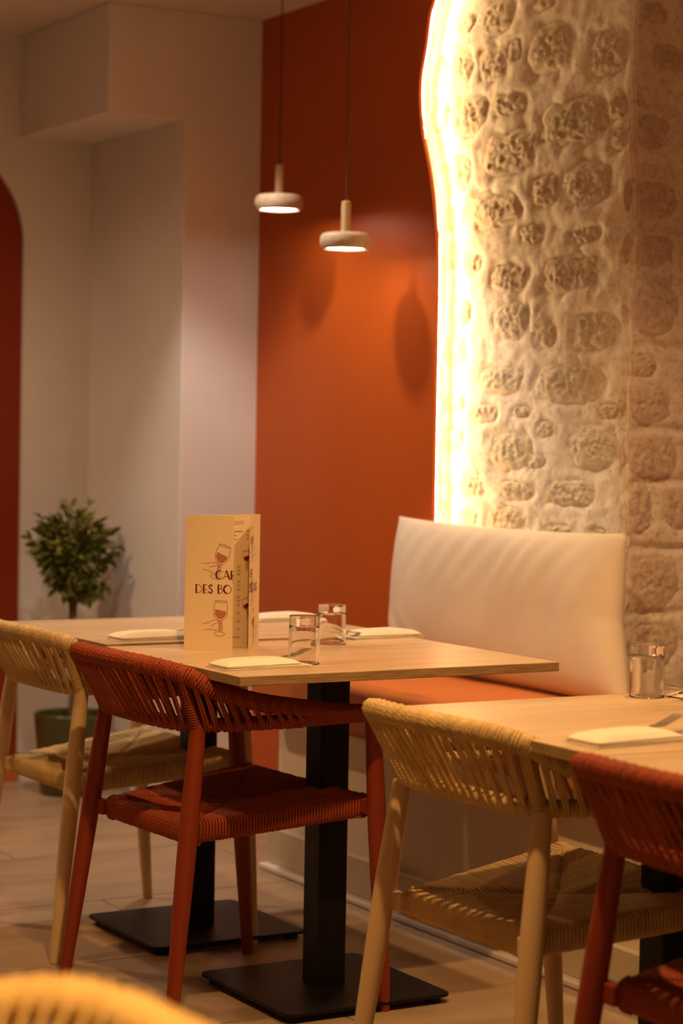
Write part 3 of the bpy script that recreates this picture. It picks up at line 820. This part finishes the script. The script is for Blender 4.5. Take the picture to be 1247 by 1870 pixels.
# prints: strokes laid on a face given by origin (lower left as read), right vector and outward normal
class Face:
    def __init__(s, org, right, nrm, u0, u1):
        s.o = Vector(org)+Vector((0, 0, TZ)); s.r = Vector(right).normalized(); s.n = Vector(nrm).normalized(); s.u0, s.u1 = u0, u1
        s.mb = {}; s.cur = 0
    def P(s, u, v, k=0): return s.o+s.r*(u-s.u0)+Vector((0, 0, v))+s.n*(th+.00018+k*.00006)
    def get(s, ink): return s.mb.setdefault((ink, s.cur), MB())
    def seg(s, p, q, w, ink, k=0):
        # clip a thick segment to the panel
        (x0, y0), (x1, y1) = p, q
        if x0 > x1: (x0, y0), (x1, y1) = (x1, y1), (x0, y0)
        if x1 < s.u0 or x0 > s.u1: return
        if x0 < s.u0: t = (s.u0-x0)/(x1-x0); x0, y0 = s.u0, y0+(y1-y0)*t
        if x1 > s.u1: t = (s.u1-x0)/max(1e-9, x1-x0); x1, y1 = s.u1, y0+(y1-y0)*t
        d = Vector((x1-x0, y1-y0)); 
        if d.length < 1e-6: return
        d.normalize(); n = Vector((-d.y, d.x))*w/2; e = d*w*.3
        pts = [(x0-e.x+n.x, y0-e.y+n.y), (x0-e.x-n.x, y0-e.y-n.y), (x1+e.x-n.x, y1+e.y-n.y), (x1+e.x+n.x, y1+e.y+n.y)]
        s.get(ink).add([s.P(min(max(a, s.u0), s.u1), c, k) for a, c in pts], [(0, 1, 2, 3)])
    def line(s, pts, w, ink, k=0):
        for a, c in zip(pts[:-1], pts[1:]): s.seg(a, c, w, ink, k)
    def curve(s, pts, w, ink, k=0, n=6):
        cc = catmull([(x, y, 0) for x, y in pts], n); s.line([(p.x, p.y) for p in cc], w, ink, k)
    def fill(s, pts, ink, k=0):
        pts = [(min(max(x, s.u0), s.u1), y) for x, y in pts]
        s.get(ink).add([s.P(x, y, k) for x, y in pts], [tuple(range(len(pts)))])
    def done(s):
        for ((ink, nm), _), mb in s.mb.items(): mb.build(nm, ink, card)
LET = (M_INK_RED, 'lettering'); DRW = (M_INK_BROWN, 'glass_drawing'); WIN = (M_INK_WINE, 'wine_fill'); BLK = (M_INK_BLACK, 'price_print'); DRK = (M_INK_RED, 'small_glass_drawing')
def letter(f, ch, x, y, h, ink=LET, thin=.0011, thick=.0029):
    """high-waisted poster letters: heavy left stems, hairline bows; returns the advance"""
    k = h/.0145; thin *= k; thick *= k
    def arc(cx, cy, rx, ry, a0, a1, w, n=14):
        f.line([(cx+rx*math.cos(math.radians(a0+(a1-a0)*i/n)), cy+ry*math.sin(math.radians(a0+(a1-a0)*i/n))) for i in range(n+1)], w, ink)
    if ch == 'C': arc(x+.5*h, y+.5*h, .45*h, .5*h, 40, 140, thin); arc(x+.5*h, y+.5*h, .43*h, .47*h, 120, 240, thick); arc(x+.5*h, y+.5*h, .45*h, .5*h, 230, 320, thin); return .92*h
    if ch == 'A': f.line([(x, y), (x+.36*h, y+h)], thin, ink); f.line([(x+.36*h, y+h), (x+.74*h, y)], thick, ink); f.line([(x+.12*h, y+.3*h), (x+.62*h, y+.3*h)], thin, ink); return .84*h
    if ch == 'R': f.line([(x+.06*h, y), (x+.06*h, y+h)], thick, ink); f.line([(x+.06*h, y+h), (x+.3*h, y+h)], thin, ink); arc(x+.3*h, y+.72*h, .26*h, .28*h, 90, -90, thin); f.line([(x+.06*h, y+.44*h), (x+.3*h, y+.44*h)], thin, ink); f.line([(x+.26*h, y+.44*h), (x+.62*h, y)], thick, ink); return .72*h
    if ch == 'T': f.line([(x, y+h), (x+.56*h, y+h)], thin, ink); f.line([(x+.28*h, y), (x+.28*h, y+h)], thick, ink); return .62*h
    if ch == 'E': f.line([(x+.08*h, y), (x+.08*h, y+h)], thick, ink); [f.line([(x+.08*h, y+q*h), (x+.46*h, y+q*h)], thin, ink) for q in (.02, .40, .98)]; return .56*h
    if ch == 'D': f.line([(x+.08*h, y), (x+.08*h, y+h)], thick, ink); arc(x+.2*h, y+.5*h, .56*h, .5*h, 90, -90, thin); f.line([(x+.08*h, y+h), (x+.2*h, y+h)], thin, ink); f.line([(x+.08*h, y), (x+.2*h, y)], thin, ink); return .86*h
    if ch == 'S': f.curve([(x+.50*h, y+.84*h), (x+.34*h, y+.98*h), (x+.12*h, y+.84*h), (x+.2*h, y+.60*h), (x+.44*h, y+.40*h), (x+.50*h, y+.18*h), (x+.28*h, y+.01*h), (x+.04*h, y+.16*h)], (thin+thick)*.55, ink); return .62*h
    if ch == 'B': f.line([(x+.08*h, y), (x+.08*h, y+h)], thick, ink); arc(x+.24*h, y+.77*h, .24*h, .23*h, 90, -90, thin); arc(x+.24*h, y+.27*h, .34*h, .27*h, 90, -90, thin); [f.line([(x+.08*h, y+q*h), (x+.24*h, y+q*h)], thin, ink) for q in (0, .54, 1)]; return .66*h
    if ch == 'O': arc(x+.48*h, y+.5*h, .46*h, .5*h, 0, 110, thin); arc(x+.48*h, y+.5*h, .45*h, .48*h, 110, 250, thick); arc(x+.48*h, y+.5*h, .46*h, .5*h, 250, 360, thin); return 1.02*h
    if ch == 'I': f.line([(x+.1*h, y), (x+.1*h, y+h)], thick, ink); return .26*h
    if ch == 'N': f.line([(x+.08*h, y), (x+.08*h, y+h)], thin, ink); f.line([(x+.08*h, y+h), (x+.62*h, y)], thick, ink); f.line([(x+.62*h, y), (x+.62*h, y+h)], thin, ink); return .76*h
    if ch == 'P': f.line([(x+.08*h, y), (x+.08*h, y+h)], thick, ink); arc(x+.26*h, y+.72*h, .26*h, .28*h, 90, -90, thin); [f.line([(x+.08*h, y+q*h), (x+.26*h, y+q*h)], thin, ink) for q in (.44, 1)]; return .6*h
    if ch == 'H': [f.line([(x+q*h, y), (x+q*h, y+h)], w_, ink) for q, w_ in ((.08, thick), (.56, thin))]; f.line([(x+.08*h, y+.45*h), (x+.56*h, y+.45*h)], thin, ink); return .7*h
    DG = {'0': [(.1,.1),(.1,.9),(.4,.9),(.4,.1),(.1,.1)], '2': [(.1,.9),(.4,.9),(.4,.5),(.1,.1),(.45,.1)], '3': [(.1,.9),(.4,.9),(.2,.5),(.42,.3),(.1,.1)], '4': [(.35,.1),(.35,.9),(.08,.4),(.45,.4)], '5': [(.42,.9),(.1,.9),(.1,.5),(.42,.45),(.4,.1),(.1,.1)], '6': [(.4,.9),(.1,.5),(.1,.1),(.4,.1),(.4,.45),(.1,.45)], '8': [(.1,.1),(.1,.9),(.4,.9),(.4,.1),(.1,.1),(.1,.5),(.4,.5)], '9': [(.4,.1),(.42,.9),(.1,.9),(.1,.5),(.42,.5)], '€': [(.5,.85),(.3,.95),(.15,.5),(.3,.05),(.5,.15)]}
    if ch in DG:
        f.line([(x+p*h, y+q*h) for p, q in DG[ch]], thin*1.5, ink)
        if ch == '€': f.line([(x, y+.55*h), (x+.4*h, y+.55*h)], thin*1.5, ink)
        return .58*h
    return .4*h
def word(f, s, x, y, h, ink=LET, gap=.06, **k):
    f.cur += 1
    for ch in s: x += letter(f, ch, x, y, h, ink, **k)+gap*h
    return x
def glass_hand(f, ox, oy, tilt, flip=1, sc_=1.0, dr=DRW, wn=WIN):
    """a tilted wine glass held by a line-drawn hand, drawn about the bowl centre"""
    f.cur += 1; c, s = math.cos(tilt), math.sin(tilt)
    def X(p): 
        x, y = p[0]*flip*sc_, p[1]*sc_; return (ox+x*c-y*s, oy+x*s+y*c)
    w = .0012*max(.6, sc_)
    bowl = [(-.013, .021), (-.0155, .004), (-.014, -.010), (-.005, -.0205), (.005, -.0205), (.014, -.010), (.0155, .004), (.013, .021)]
    f.curve([X(p) for p in bowl], w, dr)
    f.curve([X((.013*math.cos(t), .021+.0022*math.sin(t))) for t in [2*pi*i/12 for i in range(13)]], w, dr, n=2)
    f.fill([X(p) for p in [(-.0128, .0035), (-.0125, -.008), (-.0045, -.0178), (.0045, -.0178), (.0125, -.008), (.0128, -.0005)]], wn, 0)
    f.line([X((0, -.0205)), X((0, -.047))], w, dr)
    f.curve([X((.012*math.cos(t), -.051+.0048*math.sin(t))) for t in [2*pi*i/12 for i in range(13)]], w, dr, n=2)
    for k in range(4):
        cx, cy = (.001+.0006*k), -.0245-.0055*k
        f.curve([X((cx+.0042*math.cos(t), cy+.0026*math.sin(t))) for t in [2*pi*i/8 for i in range(9)]], w*.9, dr, n=2)
    for pts in ([(-.002, -.021), (-.015, -.0215), (-.026, -.027), (-.040, -.031)], [(-.003, -.025), (-.012, -.029), (-.020, -.035)], [(-.002, -.042), (-.012, -.0435), (-.024, -.042), (-.034, -.044)]):
        f.curve([X(p) for p in pts], w, dr)
# cover artwork runs over both gate flaps; cover u spans 0 .. .21 (left flap 0 .. .105)
FW = (MP[0]-MP[1]).length
d1 = (MP[0]-MP[1]).normalized(); n1 = Vector((d1.y, -d1.x, 0)); n1 = n1 if n1.y < 0 else -n1
d2 = (MP[2]-MP[3]).normalized(); n2 = Vector((d2.y, -d2.x, 0)); n2 = n2 if n2.x > 0 and n2.y < 0 or n2.dot(Vector((.5, -.86, 0))) > 0 else -n2
CU = .109
fl1 = Face(MP[1], d1, n1, 0, FW); fl2 = Face(MP[3], d2, n2, CU, CU+(MP[2]-MP[3]).length)
for f in (fl1, fl2):
    x = word(f, 'CAR', .069, .159, .0185); word(f, 'TE', x, .159, .0185)
    x = word(f, 'DES', .0245, .127, .0185); x = word(f, 'BOISSONS', x+.009, .127, .0185)
    glass_hand(f, .084, .212, -.28); glass_hand(f, .082, .088, -.04)
    glass_hand(f, .128, .250, .1, -1); glass_hand(f, .125, .150, .25, -1); glass_hand(f, .150, .065, .2, -1)
fl1.done(); fl2.done()
d3 = (MP[2]-MP[1]).normalized(); n3 = Vector((d3.y, -d3.x, 0)); n3 = n3 if n3.y < 0 else -n3
inn = Face(MP[1], d3, n3, 0, .21)
word(inn, 'PICHETS', .127, .276, .0075, thin=.0012, thick=.0020); word(inn, 'BOISSONS', .095, .198, .0065, thin=.0012, thick=.0020)
for y_, tx in ((.258, '9€'), (.249, '9€'), (.240, '9€')): word(inn, tx, .172, y_, .0052, BLK, .02); inn.cur += 1; inn.line([(.11, y_+.002), (.160-.018*(y_ < .255), y_+.002)], .0016, BLK)
for y_, tx in ((.178, '26€'), (.169, '38€'), (.160, '45€'), (.144, '26€'), (.135, '34€'), (.126, '42€'), (.109, '26€'), (.100, '35€'), (.091, '42€'), (.073, '35€'), (.053, '44€'), (.036, '49€')):
    word(inn, tx, .146, y_, .0052, BLK, .02)
    for q in (0, 1): inn.cur += 1; inn.line([(.05, y_+.0025), (.12-.02*q, y_+.0025)], .0012, BLK)
inn.cur += 1; inn.line([(.10, .020), (.155, .020)], .0014, BLK)
glass_hand(inn, .172, .203, .12, -1, .62, DRK, DRK); glass_hand(inn, .172, .094, .3, -1, .62, DRK, DRK)
inn.done()

# ================================================================ POTTED TREE
px_, py_ = 2.905, 6.74
tree = empty('potted_tree', (px_, py_, 0), label='small round-headed green tree in an olive pot in the white recess', cat='plant')
b = MB(); b.lathe([(.0005, .001), (.100, .001), (.104, .006), (.128, .262), (.130, .272), (.127, .276), (.119, .272), (.117, .235), (.0005, .235)], 48, caps=False); o = b.build('pot', M_POT, tree); smooth_angle(o, .8)
b = MB(); b.lathe([(.116, .236), (.06, .244), (.0005, .247)], 32, caps=False); b.build('soil', M_SOIL, tree, smooth=True)
rn = random.Random(11)
b = MB()
tr = [Vector((0, 0, .24)), Vector((.004, .003, .40)), Vector((-.006, 0, .56)), Vector((.002, .004, .68)), Vector((0, 0, .80))]
b.tube(catmull(tr, 5), [.013]*8+[.011]*8+[.007]*5, 10)
CC = Vector((0, 0, .835)); CR = Vector((.155, .150, .185))
tips = []
for k in range(70):
    t = rn.random()*2*pi; ph = math.acos(rn.uniform(-.9, 1)); q = rn.uniform(.55, .95)
    e = CC+Vector((CR.x*math.sin(ph)*math.cos(t), CR.y*math.sin(ph)*math.sin(t), CR.z*math.cos(ph)))*q
    s = Vector((rn.uniform(-.01, .01), rn.uniform(-.01, .01), rn.uniform(.60, .80)))
    mid = s.lerp(e, .5)+Vector((rn.uniform(-.02, .02), rn.uniform(-.02, .02), -.015))
    pts = catmull([s, mid, e], 4); b.tube(pts, [.0035-.0025*i/(len(pts)-1) for i in range(len(pts))], 5); tips.append((s, mid, e))
trunk = b.build('trunk', M_BARK, tree, smooth=True)
lb_ = MB(); Ll, Wl = .046, .0085
for i in range(4):
    pass
cs = [(0, .0008), (.25, .8), (.5, 1.0), (.75, .75), (1, .02)]
vs = []
for u, wq in cs:
    z = -.010*u*u
    vs += [(u*Ll, -Wl*wq, z+.002*wq), (u*Ll, 0, z), (u*Ll, Wl*wq, z+.002*wq)]
lb_.add(vs, [f for i in range(4) for f in ((i*3, i*3+3, i*3+4, i*3+1), (i*3+1, i*3+4, i*3+5, i*3+2))])
leaf_me = lb_.mesh('leaf', M_LEAF, True)
rest = MB()
nleaf = 0
LV = []
for k in range(1500):
    s, mid, e = tips[rn.randrange(len(tips))]; t = rn.uniform(.45, 1.05)
    p = s.lerp(mid, t*2) if t < .5 else mid.lerp(e, t*2-1)
    d = (p-CC); d = Vector((d.x/CR.x, d.y/CR.y, d.z/CR.z)); dn = (d.normalized() if d.length > .05 else Vector((0, 0, 1)))
    dirv = (dn+Vector((rn.gauss(0, .5), rn.gauss(0, .5), rn.gauss(.25, .5)))).normalized()
    q = dirv.to_track_quat('X', 'Z').to_matrix().to_4x4() @ Matrix.Rotation(rn.uniform(-1.2, 1.2), 4, 'X')
    LV.append((p, q, rn.uniform(.65, 1.2)))
cd = Vector((-F.x, -F.y, 0))
LV.sort(key=lambda l: -((l[0]-CC).dot(cd)))
for k, (p, q, s_) in enumerate(LV):
    m4 = Matrix.Translation(p) @ q @ Matrix.Scale(s_, 4)
    if k % 4 == 0 and nleaf < 300:
        o = bpy.data.objects.new('leaf', leaf_me); COL.objects.link(o); o.parent = trunk; o.matrix_local = m4; nleaf += 1
    else:
        rest.add([m4 @ Vector(v) for v in lb_.v], lb_.f)
o = rest.build('foliage', M_LEAF, tree, smooth=True); tag(o, kind='stuff')
